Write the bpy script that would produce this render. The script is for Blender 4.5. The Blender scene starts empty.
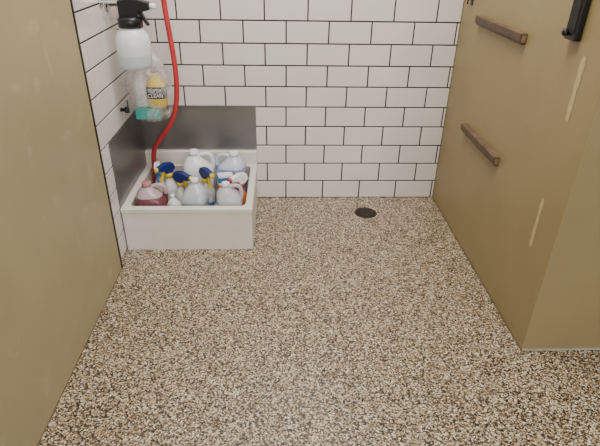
import bpy, bmesh, math, random
from mathutils import Vector, Matrix, noise
random.seed(4)
S=bpy.context.scene
COL=S.collection
def srgb(r,g,b):
    f=lambda c:(c/255/12.92) if c/255<=0.04045 else ((c/255+0.055)/1.055)**2.4
    return (f(r),f(g),f(b),1)
# ---------------- materials
def mat(name,col,rough=.5,metal=0,trans=0,coat=0,noise_amt=0,noise_scale=8,bump=0,bump_scale=60,ior=1.45,alpha=1):
    m=bpy.data.materials.new(name); m.use_nodes=True
    nt=m.node_tree; p=nt.nodes['Principled BSDF']
    p.inputs['Base Color'].default_value=col
    p.inputs['Roughness'].default_value=rough
    p.inputs['Metallic'].default_value=metal
    p.inputs['Transmission Weight'].default_value=trans
    p.inputs['Coat Weight'].default_value=coat
    p.inputs['IOR'].default_value=ior
    p.inputs['Alpha'].default_value=alpha
    tc=nt.nodes.new('ShaderNodeTexCoord')
    if noise_amt:
        n=nt.nodes.new('ShaderNodeTexNoise'); n.inputs['Scale'].default_value=noise_scale; n.inputs['Detail'].default_value=5
        nt.links.new(tc.outputs['Object'],n.inputs['Vector'])
        r=nt.nodes.new('ShaderNodeValToRGB')
        r.color_ramp.elements[0].position=.3; r.color_ramp.elements[1].position=.7
        r.color_ramp.elements[0].color=tuple(c*(1-noise_amt) for c in col[:3])+(1,)
        r.color_ramp.elements[1].color=tuple(min(1,c*(1+noise_amt)) for c in col[:3])+(1,)
        nt.links.new(n.outputs['Fac'],r.inputs['Fac']); nt.links.new(r.outputs['Color'],p.inputs['Base Color'])
    if bump:
        n2=nt.nodes.new('ShaderNodeTexNoise'); n2.inputs['Scale'].default_value=bump_scale; n2.inputs['Detail'].default_value=3
        nt.links.new(tc.outputs['Object'],n2.inputs['Vector'])
        b=nt.nodes.new('ShaderNodeBump'); b.inputs['Strength'].default_value=bump; b.inputs['Distance'].default_value=.003
        nt.links.new(n2.outputs['Fac'],b.inputs['Height']); nt.links.new(b.outputs['Normal'],p.inputs['Normal'])
    return m
def liquid_mat(name,top,bottom,level,trans=.3):
    m=mat(name,top,.28,trans=trans)
    nt=m.node_tree; p=nt.nodes['Principled BSDF']
    tc=nt.nodes.new('ShaderNodeTexCoord'); sx=nt.nodes.new('ShaderNodeSeparateXYZ')
    nt.links.new(tc.outputs['Object'],sx.inputs[0])
    mr=nt.nodes.new('ShaderNodeMapRange'); mr.inputs['From Min'].default_value=level-.002; mr.inputs['From Max'].default_value=level+.002
    nt.links.new(sx.outputs['Z'],mr.inputs['Value'])
    mx=nt.nodes.new('ShaderNodeMix'); mx.data_type='RGBA'
    mx.inputs[6].default_value=bottom; mx.inputs[7].default_value=top
    nt.links.new(mr.outputs['Result'],mx.inputs[0]); nt.links.new(mx.outputs[2],p.inputs['Base Color'])
    return m
def floor_mat():
    m=bpy.data.materials.new('epoxy_stone_chip'); m.use_nodes=True
    nt=m.node_tree; p=nt.nodes['Principled BSDF']; L=nt.links.new
    tc=nt.nodes.new('ShaderNodeTexCoord')
    SC=235
    v=nt.nodes.new('ShaderNodeTexVoronoi'); v.inputs['Scale'].default_value=SC; v.inputs['Randomness'].default_value=1
    nz=nt.nodes.new('ShaderNodeTexNoise'); nz.inputs['Scale'].default_value=150; nz.inputs['Detail'].default_value=2
    va=nt.nodes.new('ShaderNodeVectorMath'); va.operation='MULTIPLY_ADD'; va.inputs[1].default_value=(.004,.004,.004)
    L(tc.outputs['Object'],nz.inputs['Vector']); L(nz.outputs['Color'],va.inputs[0]); L(tc.outputs['Object'],va.inputs[2])
    L(va.outputs[0],v.inputs['Vector'])
    sp=nt.nodes.new('ShaderNodeSeparateColor'); L(v.outputs['Color'],sp.inputs[0])
    r=nt.nodes.new('ShaderNodeValToRGB'); cr=r.color_ramp; cr.interpolation='CONSTANT'
    stops=[(0,(20,17,16)),(.20,(70,54,41)),(.32,(110,89,67)),(.45,(142,121,94)),(.60,(180,159,128)),(.77,(206,189,160)),(.90,(234,224,206))]
    cr.elements[0].position=0; cr.elements[0].color=srgb(*stops[0][1])
    cr.elements[1].position=stops[1][0]; cr.elements[1].color=srgb(*stops[1][1])
    for q,c in stops[2:]:
        e=cr.elements.new(q); e.color=srgb(*c)
    L(sp.outputs[0],r.inputs['Fac'])
    # dark resin between the chips
    v2=nt.nodes.new('ShaderNodeTexVoronoi'); v2.feature='DISTANCE_TO_EDGE'; v2.inputs['Scale'].default_value=SC; L(va.outputs[0],v2.inputs['Vector'])
    mr=nt.nodes.new('ShaderNodeMapRange'); mr.inputs['From Min'].default_value=.0; mr.inputs['From Max'].default_value=.12
    mr.inputs['To Min'].default_value=.6; mr.inputs['To Max'].default_value=1
    L(v2.outputs['Distance'],mr.inputs['Value'])
    mx=nt.nodes.new('ShaderNodeVectorMath'); mx.operation='SCALE'; L(r.outputs['Color'],mx.inputs[0]); L(mr.outputs['Result'],mx.inputs['Scale'])
    L(mx.outputs[0],p.inputs['Base Color'])
    p.inputs['Roughness'].default_value=.36; p.inputs['Coat Weight'].default_value=.5; p.inputs['Coat Roughness'].default_value=.16
    b=nt.nodes.new('ShaderNodeBump'); b.inputs['Strength'].default_value=.2; b.inputs['Distance'].default_value=.0015
    L(sp.outputs[1],b.inputs['Height']); L(b.outputs['Normal'],p.inputs['Normal'])
    return m
def tan_mat(name,c1,c2,rough=.45,scuff=None,amt=.3):
    m=bpy.data.materials.new(name); m.use_nodes=True
    nt=m.node_tree; p=nt.nodes['Principled BSDF']; L=nt.links.new
    tc=nt.nodes.new('ShaderNodeTexCoord')
    n=nt.nodes.new('ShaderNodeTexNoise'); n.inputs['Scale'].default_value=2.2; n.inputs['Detail'].default_value=7; n.inputs['Roughness'].default_value=.6
    L(tc.outputs['Object'],n.inputs['Vector'])
    r=nt.nodes.new('ShaderNodeValToRGB'); r.color_ramp.elements[0].position=.3; r.color_ramp.elements[1].position=.72
    r.color_ramp.elements[0].color=c1; r.color_ramp.elements[1].color=c2
    L(n.outputs['Fac'],r.inputs['Fac'])
    # pale scuffs
    n3=nt.nodes.new('ShaderNodeTexNoise'); n3.inputs['Scale'].default_value=5; n3.inputs['Detail'].default_value=9; n3.inputs['Distortion'].default_value=1.6
    L(tc.outputs['Object'],n3.inputs['Vector'])
    r3=nt.nodes.new('ShaderNodeValToRGB'); r3.color_ramp.elements[0].position=.60; r3.color_ramp.elements[1].position=.76
    r3.color_ramp.elements[0].color=(0,0,0,1); r3.color_ramp.elements[1].color=(amt,amt,amt,1)
    L(n3.outputs['Fac'],r3.inputs['Fac'])
    mx=nt.nodes.new('ShaderNodeMix'); mx.data_type='RGBA'; L(r3.outputs['Color'],mx.inputs[0]); L(r.outputs['Color'],mx.inputs[6])
    mx.inputs[7].default_value=scuff or srgb(176,164,126)
    L(mx.outputs[2],p.inputs['Base Color'])
    p.inputs['Roughness'].default_value=rough
    n2=nt.nodes.new('ShaderNodeTexNoise'); n2.inputs['Scale'].default_value=14; n2.inputs['Detail'].default_value=4
    L(tc.outputs['Object'],n2.inputs['Vector'])
    b=nt.nodes.new('ShaderNodeBump'); b.inputs['Strength'].default_value=.2; b.inputs['Distance'].default_value=.004
    L(n2.outputs['Fac'],b.inputs['Height']); L(b.outputs['Normal'],p.inputs['Normal'])
    return m
M_floor=floor_mat()
M_tanL=tan_mat('tan_paint_left',srgb(152,138,102),srgb(165,151,114),.42,srgb(194,180,144),.55)
M_tanR=tan_mat('tan_paint_right',srgb(144,128,90),srgb(152,136,97),.42,srgb(166,150,112),.15)
M_grout=mat('dark_grout',srgb(62,60,59),.9,noise_amt=.2,noise_scale=30)
M_tile=mat('glazed_white_tile',srgb(220,213,209),.16,noise_amt=.04,noise_scale=4)
M_steel=mat('brushed_steel',srgb(134,132,130),.34,metal=.8,noise_amt=.16,noise_scale=3)
M_sink=mat('molded_stone_white',srgb(220,216,208),.4,noise_amt=.04,noise_scale=9)
M_sinkin=mat('stained_basin',srgb(190,184,170),.5,noise_amt=.12,noise_scale=9)
M_wood=mat('dark_wood',srgb(86,67,52),.5,noise_amt=.3,noise_scale=16)
M_woodend=mat('worn_wood_edge',srgb(106,87,67),.6,noise_amt=.35,noise_scale=22)
M_endcap=mat('cut_wood_end',srgb(136,116,88),.6,noise_amt=.2,noise_scale=60)
M_black=mat('black_plastic',srgb(24,24,26),.35)
M_rubber=mat('black_rubber',srgb(30,29,28),.7)
M_seam=mat('floor_cove_seam',srgb(96,84,62),.7,noise_amt=.3,noise_scale=30)  # mottled brown for the thin seam where wall meets floor
M_chrome=mat('chrome',srgb(205,205,205),.14,metal=1)
M_red=mat('red_rubber_hose',srgb(184,54,58),.42,noise_amt=.12,noise_scale=20)
M_white=mat('white_plastic',srgb(236,236,236),.3)
M_navy=mat('navy_plastic',srgb(28,44,110),.35)
M_yellow=mat('yellow_plastic',srgb(232,200,60),.35)
M_orange=mat('orange_plastic',srgb(226,116,66),.4)
M_redp=mat('red_plastic',srgb(190,60,70),.4)
M_pink=mat('rosy_cap',srgb(176,120,122),.4)
M_teal=mat('teal_card',srgb(60,170,165),.5)
M_blue=mat('blue_plastic',srgb(60,120,190),.35)
M_iron=mat('drain_iron',srgb(70,62,56),.5,metal=.6,noise_amt=.3,noise_scale=40)
M_brown=mat('drain_dark',srgb(30,25,22),.7)
M_tape=mat('tape_residue',srgb(188,172,124),.6,noise_amt=.10,noise_scale=50)
M_caulk=mat('caulk',srgb(176,170,150),.6,noise_amt=.12,noise_scale=30)
# ---------------- mesh helpers
def obj(name,bm,m,parent=None,smooth=False,bevel=0,seg=2,subs=0):
    me=bpy.data.meshes.new(name); bmesh.ops.recalc_face_normals(bm,faces=bm.faces[:]); bm.to_mesh(me); bm.free()
    o=bpy.data.objects.new(name,me); COL.objects.link(o)
    if m: me.materials.append(m)
    if smooth:
        for p in me.polygons: p.use_smooth=True
    if bevel:
        b=o.modifiers.new('bevel','BEVEL'); b.width=bevel; b.segments=seg; b.limit_method='ANGLE'
    if subs:
        s=o.modifiers.new('sub','SUBSURF'); s.levels=subs; s.render_levels=subs
    if parent: o.parent=parent
    return o
def addbox(bm,x0,x1,y0,y1,z0,z1):
    vs=[bm.verts.new((x,y,z)) for z in (z0,z1) for y in (y0,y1) for x in (x0,x1)]
    for f in ((0,1,3,2),(4,6,7,5),(0,4,5,1),(2,3,7,6),(0,2,6,4),(1,5,7,3)):
        bm.faces.new([vs[i] for i in f])
def box(name,x0,x1,y0,y1,z0,z1,m,parent=None,bevel=0,seg=2):
    bm=bmesh.new(); addbox(bm,x0,x1,y0,y1,z0,z1); return obj(name,bm,m,parent,bevel=bevel,seg=seg)
def ring(z,rx,ry,e,cx=0,cy=0,n=28):
    out=[]
    for i in range(n):
        t=2*math.pi*i/n; c,s=math.cos(t),math.sin(t)
        out.append((cx+rx*math.copysign(abs(c)**(2/e),c),cy+ry*math.copysign(abs(s)**(2/e),s),z))
    return out
def loft(name,rings,m,parent=None,smooth=True,jitter=None,cap=True):
    bm=bmesh.new(); R=[]
    for r in rings:
        R.append([bm.verts.new(jitter(Vector(p)) if jitter else p) for p in r])
    n=len(R[0])
    for a,b in zip(R,R[1:]):
        for i in range(n): bm.faces.new((a[i],a[(i+1)%n],b[(i+1)%n],b[i]))
    if cap:
        bm.faces.new(R[0][::-1]); bm.faces.new(R[-1])
    o=obj(name,bm,m,parent,smooth=smooth)
    return o
def lathe(name,prof,m,parent=None,n=28,cx=0,cy=0):
    return loft(name,[ring(z,r,r,2,cx,cy,n) for r,z in prof],m,parent)
def tube(name,pts,r,m,parent=None,cyclic=False,res=10,bez=True):
    cu=bpy.data.curves.new(name,'CURVE'); cu.dimensions='3D'; cu.bevel_depth=r; cu.bevel_resolution=5; cu.use_fill_caps=True
    cu.resolution_u=res
    s=cu.splines.new('NURBS' if bez else 'POLY'); s.points.add(len(pts)-1)
    for p,q in zip(s.points,pts): p.co=(*q,1)
    if bez: s.order_u=4; s.use_endpoint_u=True; s.use_cyclic_u=cyclic
    tmp=bpy.data.objects.new(name+'_c',cu); COL.objects.link(tmp)
    bpy.context.view_layer.update()
    dg=bpy.context.evaluated_depsgraph_get()
    me=bpy.data.meshes.new_from_object(tmp.evaluated_get(dg)); me.name=name
    bpy.data.objects.remove(tmp)
    me.materials.clear(); me.materials.append(m)
    for p in me.polygons: p.use_smooth=True
    o=bpy.data.objects.new(name,me); COL.objects.link(o)
    if parent: o.parent=parent
    return o
def prism(name,pts,t,m,parent=None,bevel=.003):
    """profile in XZ extruded along Y by t"""
    bm=bmesh.new()
    a=[bm.verts.new((x,-t/2,z)) for x,z in pts]; b=[bm.verts.new((x,t/2,z)) for x,z in pts]
    bm.faces.new(a); bm.faces.new(b[::-1]); n=len(pts)
    for i in range(n): bm.faces.new((a[i],b[i],b[(i+1)%n],a[(i+1)%n]))
    return obj(name,bm,m,parent,bevel=bevel)
def empty(name,loc,rz=0,rx=0,ry=0):
    e=bpy.data.objects.new(name,None); COL.objects.link(e); e.location=loc; e.rotation_euler=(rx,ry,rz); e.empty_display_size=.05
    return e
# ---------------- room
XL=-.735; XP=-.712; XR=.872; YB=2.586; YF=1.344; YP=1.885; H=2.4
box('floor',-1.0,2.4,-1.6,YB+.1,-.08,0,M_floor)
def tiled_wall(name,along,u0,u1,plane,out,joint0,box_args):
    w=box(name,*box_args,M_grout)
    th=.1052; tw=.208; g=.0068; bm=bmesh.new()
    rows=int(H/th)+1
    for k in range(rows):
        z0=k*th+g/2; z1=min((k+1)*th-g/2,H)
        if z1-z0<.01: continue
        off=joint0+(0 if k%2 else tw/2)
        n0=int((u0-off)//tw)-1
        for n in range(n0,n0+40):
            a=max(off+n*tw+g/2,u0+.002); b=min(off+(n+1)*tw-g/2,u1-.002)
            if b-a<.006: continue
            if along=='x': addbox(bm,a,b,plane-.003,plane+.002,z0,z1)
            else: addbox(bm,plane-.002,plane+.003,a,b,z0,z1)
    obj('tiles',bm,M_tile,w,bevel=.0015,seg=2)
    return w
tiled_wall('wall_back','x',XL,XR,YB,1,.129,(XL-.12,XR,YB,YB+.1,0,H))
tiled_wall('wall_left','y',1.80,YB-.004,XL,1,2.586-.06,(XL-.12,XL,1.80,YB,0,H))
# tan painted partition panel in front on the left
pl=box('partition_panel',XP-.14,XP,-1.6,YP-.006,0,H,M_tanL,bevel=.002)
box('edge_strip',XP-.021,XP+.003,YP-.006,YP+.004,0,H,M_black,pl)
box('floor_seam',XP,XP+.002,-1.6,YP-.006,0,.003,M_seam,pl)
# tan block on right
wr=box('wall_right',XR,2.4,YF,YB+.1,0,H,M_tanR,bevel=.004,seg=3)
box('floor_seam',XR-.003,XR,YF,YB-.005,0,.003,M_seam,wr)
box('caulk_line',XR+.004,2.4,YF-.005,YF,0,.006,M_caulk,wr)
def residue(name,y,z0,z1,w):
    bm=bmesh.new(); A=[];B=[]
    n=14
    for i in range(n+1):
        z=z0+(z1-z0)*i/n; ww=w*(.75+.5*random.random())*(.7 if i in(0,n) else 1)
        d=random.uniform(-.001,.001)
        A.append(bm.verts.new((XR-.0008,y-ww/2+d,z))); B.append(bm.verts.new((XR-.0008,y+ww/2+d,z)))
    for i in range(n): bm.faces.new((A[i],B[i],B[i+1],A[i+1]))
    obj(name,bm,M_tape,wr)
residue('tape_residue_1',1.468,.82,1.012,.022)
residue('tape_residue_2',1.472,.367,.553,.019)
# ---------------- wooden cleats
def cleat(y0,y1,z,tilt=0):
    e=empty('wooden_cleat',(XR,(y0+y1)/2,z)); l=(y1-y0)/2
    bm=bmesh.new()
    prof=[(0,-.022),(-.016,-.022),(-.025,-.010),(-.027,.014),(0,.014)]
    a=[bm.verts.new((x,-l,q)) for x,q in prof]; b=[bm.verts.new((x,l,q)) for x,q in prof]
    bm.faces.new(a); bm.faces.new(b[::-1])
    for i in range(5): bm.faces.new((a[i],b[i],b[(i+1)%5],a[(i+1)%5]))
    obj('bar',bm,M_wood,e,bevel=.002)
    box('top_edge',-.0265,0,-l+.002,l-.002,.0135,.0165,M_woodend,e)
    box('end_cap',-.020,-.003,-l-.001,-l,-.014,.009,M_endcap,e)
    for s in (-.6,0,.6):
        o=lathe('screw_head',[(.001,-.0005),(.005,0),(.004,.0015),(.001,.002)],M_iron,e,12)
        o.location=(-.0215,s*l,-.014); o.rotation_euler=(0,-math.radians(130),0)
    e.rotation_euler=(tilt,0,0)
cleat(1.85,2.27,.530); cleat(1.85,2.325,.997)
# black latch box & strike
e=empty('door_latch',(XR,1.54,1.15))
box('body',-.022,0,-.030,.030,-.105,.12,M_black,e,bevel=.004)
box('face_plate',-.0245,-.021,-.022,.022,-.085,.10,M_rubber,e,bevel=.002)
o=lathe('knob',[(.004,0),(.009,.004),(.011,.014),(.006,.019)],M_black,e,16); o.location=(-.02,.012,-.085); o.rotation_euler=(0,-math.pi/2,0)
e=empty('wall_bracket',(XR,2.47,1.06))
box('plate',-.004,0,-.012,.012,-.022,.03,M_black,e,bevel=.001)
tube('hook',[(-.002,0,.01),(-.02,0,.008),(-.024,0,-.006),(-.02,0,-.016)],.0035,M_black,e)
# ---------------- floor drain
e=empty('floor_drain',(.455,2.394,0))
lathe('rim',[(.060,0),(.060,.003),(.054,.005),(.050,.003),(.047,.001)],M_iron,e,40)
lathe('grate_plate',[(.047,.0005),(.047,.0032),(.01,.0036)],M_brown,e,40)
for i in range(-3,4):
    w=math.sqrt(.045**2-(i*.012)**2)
    box('slot_bar_%d'%(i+4),-w,w,i*.012-.0028,i*.012+.0028,.003,.0052,M_iron,e,bevel=.0008)
# ---------------- mop sink
SX0,SX1,SY0,SY1=XL+.005,-.133,2.035,YB-.005
e=empty('mop_sink',((SX0+SX1)/2,(SY0+SY1)/2,0))
hx=(SX1-SX0)/2; hy=(SY1-SY0)/2; RZ=.218
def rect(x0,x1,y0,y1,z,r,n=5):
    out=[]
    for cx,cy,a0 in ((x1-r,y1-r,0),(x0+r,y1-r,90),(x0+r,y0+r,180),(x1-r,y0+r,270)):
        for i in range(n+1):
            t=math.radians(a0+90*i/n); out.append((cx+r*math.cos(t),cy+r*math.sin(t),z))
    return out
t=.030
R=[rect(-hx+.003,hx-.003,-hy+.003,hy,0,.006),rect(-hx+.003,hx-.003,-hy+.003,hy,RZ-.022,.006),
   rect(-hx,hx,-hy,hy,RZ-.019,.008),rect(-hx,hx,-hy,hy,RZ-.004,.008),rect(-hx+.004,hx-.004,-hy+.004,hy-.003,RZ,.010),
   rect(-hx+t,hx-t,-hy+t,hy-t,RZ,.03),rect(-hx+t+.005,hx-t-.005,-hy+t+.005,hy-t-.005,RZ-.006,.03)]
loft('outer_shell',R,M_sink,e,smooth=False,cap=False)
R=[rect(-hx+t+.005,hx-t-.005,-hy+t+.005,hy-t-.005,RZ-.006,.03),rect(-hx+t+.010,hx-t-.010,-hy+t+.010,hy-t-.010,.07,.035),
   rect(-hx+t+.02,hx-t-.02,-hy+t+.02,hy-t-.02,.06,.03),rect(-.05,.05,-.05,.05,.056,.03)]
bm=bmesh.new(); V=[[bm.verts.new(p) for p in r] for r in R]; n=len(V[0])
for a,b in zip(V,V[1:]):
    for i in range(n): bm.faces.new((a[i],a[(i+1)%n],b[(i+1)%n],b[i]))
bm.faces.new(V[-1]); obj('basin',bm,M_sinkin,e)
box('back_ledge',-hx,hx,hy-.030,hy,RZ-.002,.292,M_sink,e,bevel=.005)
lathe('basin_drain',[(.045,.056),(.045,.060),(.02,.061)],M_chrome,e)
# steel splash guards
e=empty('steel_splash_guard',(0,0,0))
box('back_sheet',XL+.006,SX1,YB-.0085,YB-.0045,.293,.53,M_steel,e,bevel=.001)
box('left_sheet',XL+.0045,XL+.0085,SY0+.01,YB-.006,RZ+.001,.53,M_steel,e,bevel=.001)
box('back_cap',XL+.006,SX1,YB-.013,YB-.0045,.528,.534,M_steel,e,bevel=.001)
# ---------------- jugs
def jug(loc,w,h,m,capm,rz=0,label=None,hand=True,ry=0,rx=0):
    e=empty('plastic_jug',loc,rz,rx,ry); r=w/2
    L=[(0,.86,3.5,0),(.02,.97,4,0),(.06,1,4.5,0),(.30,1,4.5,0),(.33,.965,4.5,0),(.36,1,4.5,0),(.60,1,4.2,0),(.70,.95,3.4,-.03),(.78,.80,2.7,-.10),(.85,.56,2.2,-.14),(.90,.36,2,-.14),(.915,.27,2,-.14),(.95,.26,2,-.14)]
    rings=[]
    for q,s,ex,off in L:
        rings.append(ring(q*h,r*s,r*s,ex,off*r*1.6,0,32))
    loft('body',rings,m,e)
    cx=-.14*r*1.6
    lathe('cap',[(r*.20,.93*h),(r*.31,.93*h),(r*.32,.95*h),(r*.31,1.0*h),(r*.26,1.008*h),(r*.02,1.01*h)],capm,e,24,cx=cx)
    if hand:
        tube('handle',[(cx+r*.22,0,h*.89),(r*.35,0,h*.94),(r*.85,0,h*.93),(r*1.0,0,h*.82),(r*.98,0,h*.68),(r*.86,0,h*.56)],r*.15,m,e)
    if label:
        rg=[ring(q*h,r*1.006,r*1.006,4.4,0,0,32) for q in (.12,.5)]
        bm=bmesh.new(); V=[[bm.verts.new(rg[j][i%32]) for i in range(18,31)] for j in (0,1)]
        for i in range(12): bm.faces.new((V[0][i],V[0][i+1],V[1][i+1],V[1][i]))
        obj('label',bm,label,e,smooth=True)
    return e
M_milk=liquid_mat('milky_hdpe',srgb(232,233,233),srgb(216,219,222),.12,.08)
M_lav=liquid_mat('lavender_jug',srgb(208,214,232),srgb(146,158,204),.20,.15)
M_maroon=liquid_mat('maroon_jug',srgb(200,178,182),srgb(124,68,80),.175,.25)
M_clear=liquid_mat('clear_jug',srgb(210,217,222),srgb(164,182,202),.15,.3)
M_clear2=liquid_mat('clear_jug_grey',srgb(210,214,216),srgb(176,180,186),.13,.3)
M_labw=mat('white_label',srgb(225,225,225),.5,noise_amt=.1,noise_scale=60)
BZ=.0615
jug((-.430,2.430,BZ),.155,.285,M_milk,M_white,rz=.15)
jug((-.262,2.44,BZ),.150,.275,M_lav,M_white,rz=math.pi-.12)
jug((-.612,2.155,BZ),.138,.235,M_maroon,M_pink,rz=.12)
jug((-.408,2.150,BZ),.114,.250,M_clear,M_white,rz=-1.7,hand=False)
jug((-.248,2.150,BZ),.120,.235,M_clear2,M_white,rz=.1,label=M_labw)
jug((-.504,2.130,BZ),.062,.185,M_milk,M_white,rz=1,hand=False)
def spray_bottle(loc,m,hm,tm,h=.24,w=.08,rz=0,rx=0,ry=0,lab=None):
    e=empty('spray_bottle',loc,rz,rx,ry); r=w/2; b=h*.70
    loft('body',[ring(q*b,r*s,r*s*.8,2.6,0,0,24) for q,s in ((0,.85),(.03,1),(.45,1),(.55,.9),(.7,.78),(.82,.55),(.92,.36),(1,.34))],m,e)
    lathe('collar',[(r*.36,b*.97),(r*.46,b*.97),(r*.46,b+.016),(r*.36,b+.018)],tm,e,18)
    z=b+.016; k=1.25
    sc=lambda P:[(x*k,z+q*k) for x,q in P]
    prism('head',sc([(-.03,.018),(-.012,0),(.012,0),(.018,.014),(.05,.02),(.05,.036),(.01,.045),(-.02,.040)]),.028,hm,e,.003)
    prism('trigger',sc([(.020,.014),(.030,.016),(.034,-.004),(.044,-.030),(.038,-.032),(.026,-.008)]),.014,tm,e,.002)
    o=lathe('nozzle',[(.006,0),(.012,.001),(.012,.014),(.006,.016)],tm,e,14); o.location=(.048*k,0,z+.028*k); o.rotation_euler=(0,math.pi/2,0)
    if lab:
        loft('label',[ring(q*b,r*1.01,r*.81,2.6,0,0,24) for q in (.1,.42)],lab,e,cap=False)
    return e
spray_bottle((-.562,2.325,BZ+.001),M_milk,M_navy,M_yellow,h=.270,rz=-2.3,lab=M_yellow)
spray_bottle((-.500,2.250,BZ+.003),M_white,M_navy,M_yellow,h=.250,w=.062,rz=-.5,ry=.05,lab=M_navy)
spray_bottle((-.375,2.280,BZ+.001),M_milk,M_navy,M_yellow,h=.26,w=.072,rz=-.9,lab=M_blue)
spray_bottle((-.200,2.285,BZ+.001),M_orange,M_white,M_redp,h=.215,w=.066,rz=-2.4)
spray_bottle((-.64,2.43,BZ+.001),M_white,M_white,M_blue,h=.21,w=.075,rz=-1.4)
# cleaner carton
e=empty('cleaner_carton',(-.286,2.290,BZ+.003),.3,0,.04)
box('box',-.036,.036,-.022,.022,0,.212,M_white,e,bevel=.002)
box('band',-.0364,.0364,-.0224,.0224,.115,.16,M_orange,e)
box('band_top',-.0364,.0364,-.0224,.0224,.175,.200,M_blue,e)
# ---------------- faucet on left wall + red hose
e=empty('service_faucet',(XL+.004,2.42,1.045))
def ylathe(n,prof,m,p,loc):
    o=lathe(n,prof,m,p,24); o.location=loc; o.rotation_euler=(0,math.pi/2,0); return o
for i,dy in enumerate((-.10,.10)):
    ylathe('escutcheon_%d'%i,[(.034,0),(.034,.004),(.024,.012),(.014,.014)],M_chrome,e,(0,dy,0))
    ylathe('valve_%d'%i,[(.014,.01),(.014,.05),(.019,.052),(.019,.07),(.012,.074)],M_chrome,e,(0,dy,0))
    tube('lever_%d'%i,[(.068,dy,0),(.075,dy-.0,.03),(.085,dy,.055)],.006,M_chrome,e)
tube('cross_pipe',[(.04,-.10,0),(.04,.10,0)],.013,M_chrome,e,bez=False)
tube('spout',[(.04,0,0),(.05,0,.05),(.08,.01,.10),(.14,.02,.125),(.205,.03,.125),(.21,.03,.10)],.011,M_chrome,e)
e=empty('red_hose',(0,0,0))
tube('hose',[(-.521,2.45,1.143),(-.520,2.45,1.08),(-.519,2.45,1.02),(-.512,2.45,.93),(-.502,2.45,.82),(-.498,2.45,.72),(-.503,2.45,.62),(-.53,2.45,.50),(-.60,2.45,.41),(-.66,2.465,.345),(-.675,2.50,.25),(-.68,2.51,.12)],.0122,M_red,e,res=14)
# ---------------- hanging pump sprayer
e=empty('pump_sprayer',(-.622,2.245,.795))
M_spr=liquid_mat('sprayer_tank',srgb(232,236,236),srgb(208,220,222),.06,.1)
lathe('tank',[(.045,0),(.062,.004),(.069,.018),(.071,.10),(.069,.125),(.058,.150),(.042,.165),(.036,.18)],M_spr,e,36)
lathe('collar',[(.036,.165),(.050,.167),(.050,.200),(.040,.208),(.026,.215)],M_black,e,32)
prism('sprayer_head',[(-.038,.205),(.034,.205),(.040,.225),(.088,.235),(.088,.262),(.02,.280),(-.038,.270)],.050,M_black,e,.005)
prism('trigger',[(.03,.24),(.05,.242),(.058,.215),(.080,.175),(.068,.172),(.044,.208)],.018,M_black,e,.003)
ylathe('nozzle',[(.006,0),(.012,.002),(.012,.022),(.006,.026)],M_white,e,(.086,0,.248))
lathe('pump_rod',[(.008,.275),(.008,.33)],M_chrome,e,14)
lathe('pump_grip',[(.012,.325),(.026,.33),(.028,.35),(.014,.36)],M_black,e,24)
tube('hanging_hook',[(-.110,0,.26),(-.055,0,.262),(-.034,0,.262)],.006,M_chrome,e,bez=False)
ylathe('hook_plate',[(.020,0),(.020,.004),(.012,.006)],M_chrome,e,(-.110,0,.26))
# ---------------- plastic bag
def bag_mat():
    m=bpy.data.materials.new('thin_clear_bag'); m.use_nodes=True; nt=m.node_tree; L=nt.links.new
    p=nt.nodes['Principled BSDF']; p.inputs['Base Color'].default_value=srgb(214,208,206); p.inputs['Roughness'].default_value=.14
    n=nt.nodes.new('ShaderNodeTexNoise'); n.inputs['Scale'].default_value=18; n.inputs['Detail'].default_value=3; n.inputs['Distortion'].default_value=1.4
    tc=nt.nodes.new('ShaderNodeTexCoord'); L(tc.outputs['Object'],n.inputs['Vector'])
    sx=nt.nodes.new('ShaderNodeSeparateXYZ'); L(tc.outputs['Object'],sx.inputs[0])
    mr=nt.nodes.new('ShaderNodeMapRange'); mr.inputs['From Min'].default_value=.45; mr.inputs['From Max'].default_value=.60; mr.inputs['To Min'].default_value=.07; mr.inputs['To Max'].default_value=.46
    L(n.outputs['Fac'],mr.inputs['Value'])
    mz=nt.nodes.new('ShaderNodeMapRange'); mz.inputs['From Min'].default_value=.19; mz.inputs['From Max'].default_value=.26; mz.inputs['To Min'].default_value=0; mz.inputs['To Max'].default_value=.42
    L(sx.outputs['Z'],mz.inputs['Value'])
    ad=nt.nodes.new('ShaderNodeMath'); ad.operation='ADD'; L(mr.outputs['Result'],ad.inputs[0]); L(mz.outputs['Result'],ad.inputs[1]); ad.use_clamp=True
    L(ad.outputs[0],p.inputs['Alpha'])
    return m
M_bag=bag_mat()
e=empty('plastic_bag',(-.620,2.395,.522))
def jit(p):
    a=math.atan2(p.y,p.x)
    fold=1+.08*math.sin(a*7+p.z*14)*min(1,p.z/.2)+.035*math.sin(a*13-p.z*30)
    q=Vector((p.x*fold,p.y*fold,p.z))
    return q+Vector((noise.noise(p*16+Vector((3,1,2))),noise.noise(p*16+Vector((9,5,1))),noise.noise(p*14)*.5))*.014
prof=[(0,.050,.040),(.008,.076,.060),(.04,.088,.070),(.08,.093,.073),(.12,.095,.075),(.16,.094,.075),(.20,.090,.071),(.23,.083,.066),(.26,.073,.058),(.285,.058,.046),(.305,.040,.033),(.32,.026,.022),(.335,.014,.013),(.36,.026,.02),(.38,.04,.028)]
loft('bag_film',[ring(z,a,b,2.3,0,0,72) for z,a,b in prof],M_bag,e,jitter=jit,cap=False)
box('teal_carton',-.066,.045,-.050,-.012,.012,.060,M_teal,e,bevel=.002)
loft('cleaner_bottle',[ring(z,a,b,3,.036,-.008,24) for z,a,b in ((.062,.036,.028),(.07,.044,.036),(.165,.044,.036),(.195,.030,.026),(.21,.014,.014),(.235,.014,.014))],M_yellow,e)
loft('bottle_label',[ring(z,.0448,.0368,3,.036,-.008,24) for z in (.108,.163)],M_black,e,cap=False)
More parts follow.
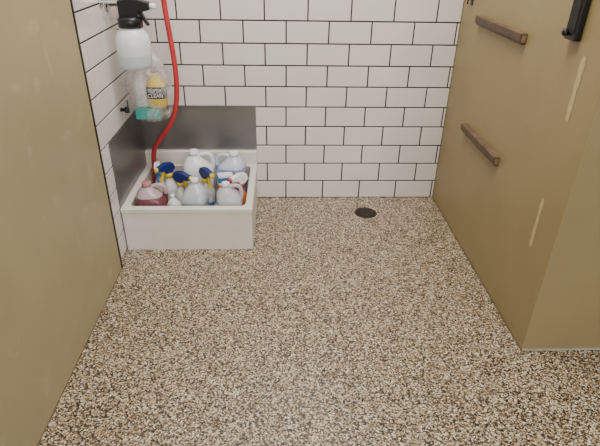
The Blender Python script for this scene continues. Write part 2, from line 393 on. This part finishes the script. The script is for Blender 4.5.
loft('bottle_cap',[ring(z,.016,.016,2,.036,-.008,20) for z in (.225,.25)],M_black,e)
loft('white_bottle',[ring(z,a,b,3,-.038,.006,24) for z,a,b in ((.062,.026,.026),(.07,.034,.034),(.19,.034,.034),(.22,.02,.02),(.23,.012,.012),(.25,.012,.012))],M_white,e)
loft('white_bottle_cap',[ring(z,.015,.015,2,-.038,.006,20) for z in (.245,.265)],M_redp,e)
def txt(s,loc,size,m,rz=0,ry=0):
    cu=bpy.data.curves.new(s,'FONT'); cu.body=s; cu.size=size; cu.extrude=.0004; cu.align_x='CENTER'
    t=bpy.data.objects.new('c',cu); COL.objects.link(t); bpy.context.view_layer.update()
    me=bpy.data.meshes.new_from_object(t.evaluated_get(bpy.context.evaluated_depsgraph_get())); bpy.data.objects.remove(t)
    me.materials.clear(); me.materials.append(m)
    o=bpy.data.objects.new('label_text',me); COL.objects.link(o); o.parent=e; o.location=loc; o.rotation_euler=(math.pi/2,ry,rz)
txt('SUPER',(.036,-.0452,.140),.023,M_white); txt('CLEAN',(.036,-.0452,.115),.023,M_white)
tube('hanging_cord',[(0,0,.33),(-.03,.0,.37),(-.075,-.0,.40),(-.112,0,.41)],.002,M_rubber,e)
# small black knob with cord on left wall
e=empty('wall_valve_knob',(XL+.004,2.28,.60))
ylathe('stem',[(.008,0),(.008,.02),(.014,.021),(.015,.034),(.010,.037)],M_black,e,(0,0,0))
tube('cord',[(.03,0,0),(.035,.02,-.03),(.02,.04,-.02),(.02,.05,.03)],.003,M_black,e)
# ---------------- lights
W=bpy.data.worlds.new('world'); S.world=W; W.use_nodes=True
bg=W.node_tree.nodes['Background']; bg.inputs[0].default_value=(1,.98,.93,1); bg.inputs[1].default_value=.46
def area(name,loc,target,size,power,col):
    l=bpy.data.lights.new(name,'AREA'); l.shape='RECTANGLE'; l.size=size[0]; l.size_y=size[1]; l.energy=power; l.color=col
    o=bpy.data.objects.new(name,l); COL.objects.link(o); o.location=loc
    o.rotation_euler=(Vector(target)-Vector(loc)).to_track_quat('-Z','Y').to_euler()
area('ceiling_light',(.15,1.6,2.7),(.15,1.75,0),(.9,.9),56,(1,.96,.89))
area('doorway_light',(1.0,-2.4,2.0),(.3,2.1,.7),(2.2,1.8),92,(1,.98,.94))
# ---------------- camera
yaw,pit,rol=math.radians(2.4),math.radians(29.6),math.radians(1.0)
F=Vector((math.sin(yaw)*math.cos(pit),math.cos(yaw)*math.cos(pit),-math.sin(pit)))
R0=Vector((math.cos(yaw),-math.sin(yaw),0)); U0=R0.cross(F)
R=R0*math.cos(rol)+U0*math.sin(rol); U=U0*math.cos(rol)-R0*math.sin(rol)
cam=bpy.data.cameras.new('camera'); cam.sensor_width=36; cam.lens=504.5/600*36; cam.clip_start=.01
co=bpy.data.objects.new('camera',cam); COL.objects.link(co)
mt=Matrix((R,U,-F)).transposed().to_4x4(); mt.translation=Vector((0,0,1.3)); co.matrix_world=mt
S.camera=co
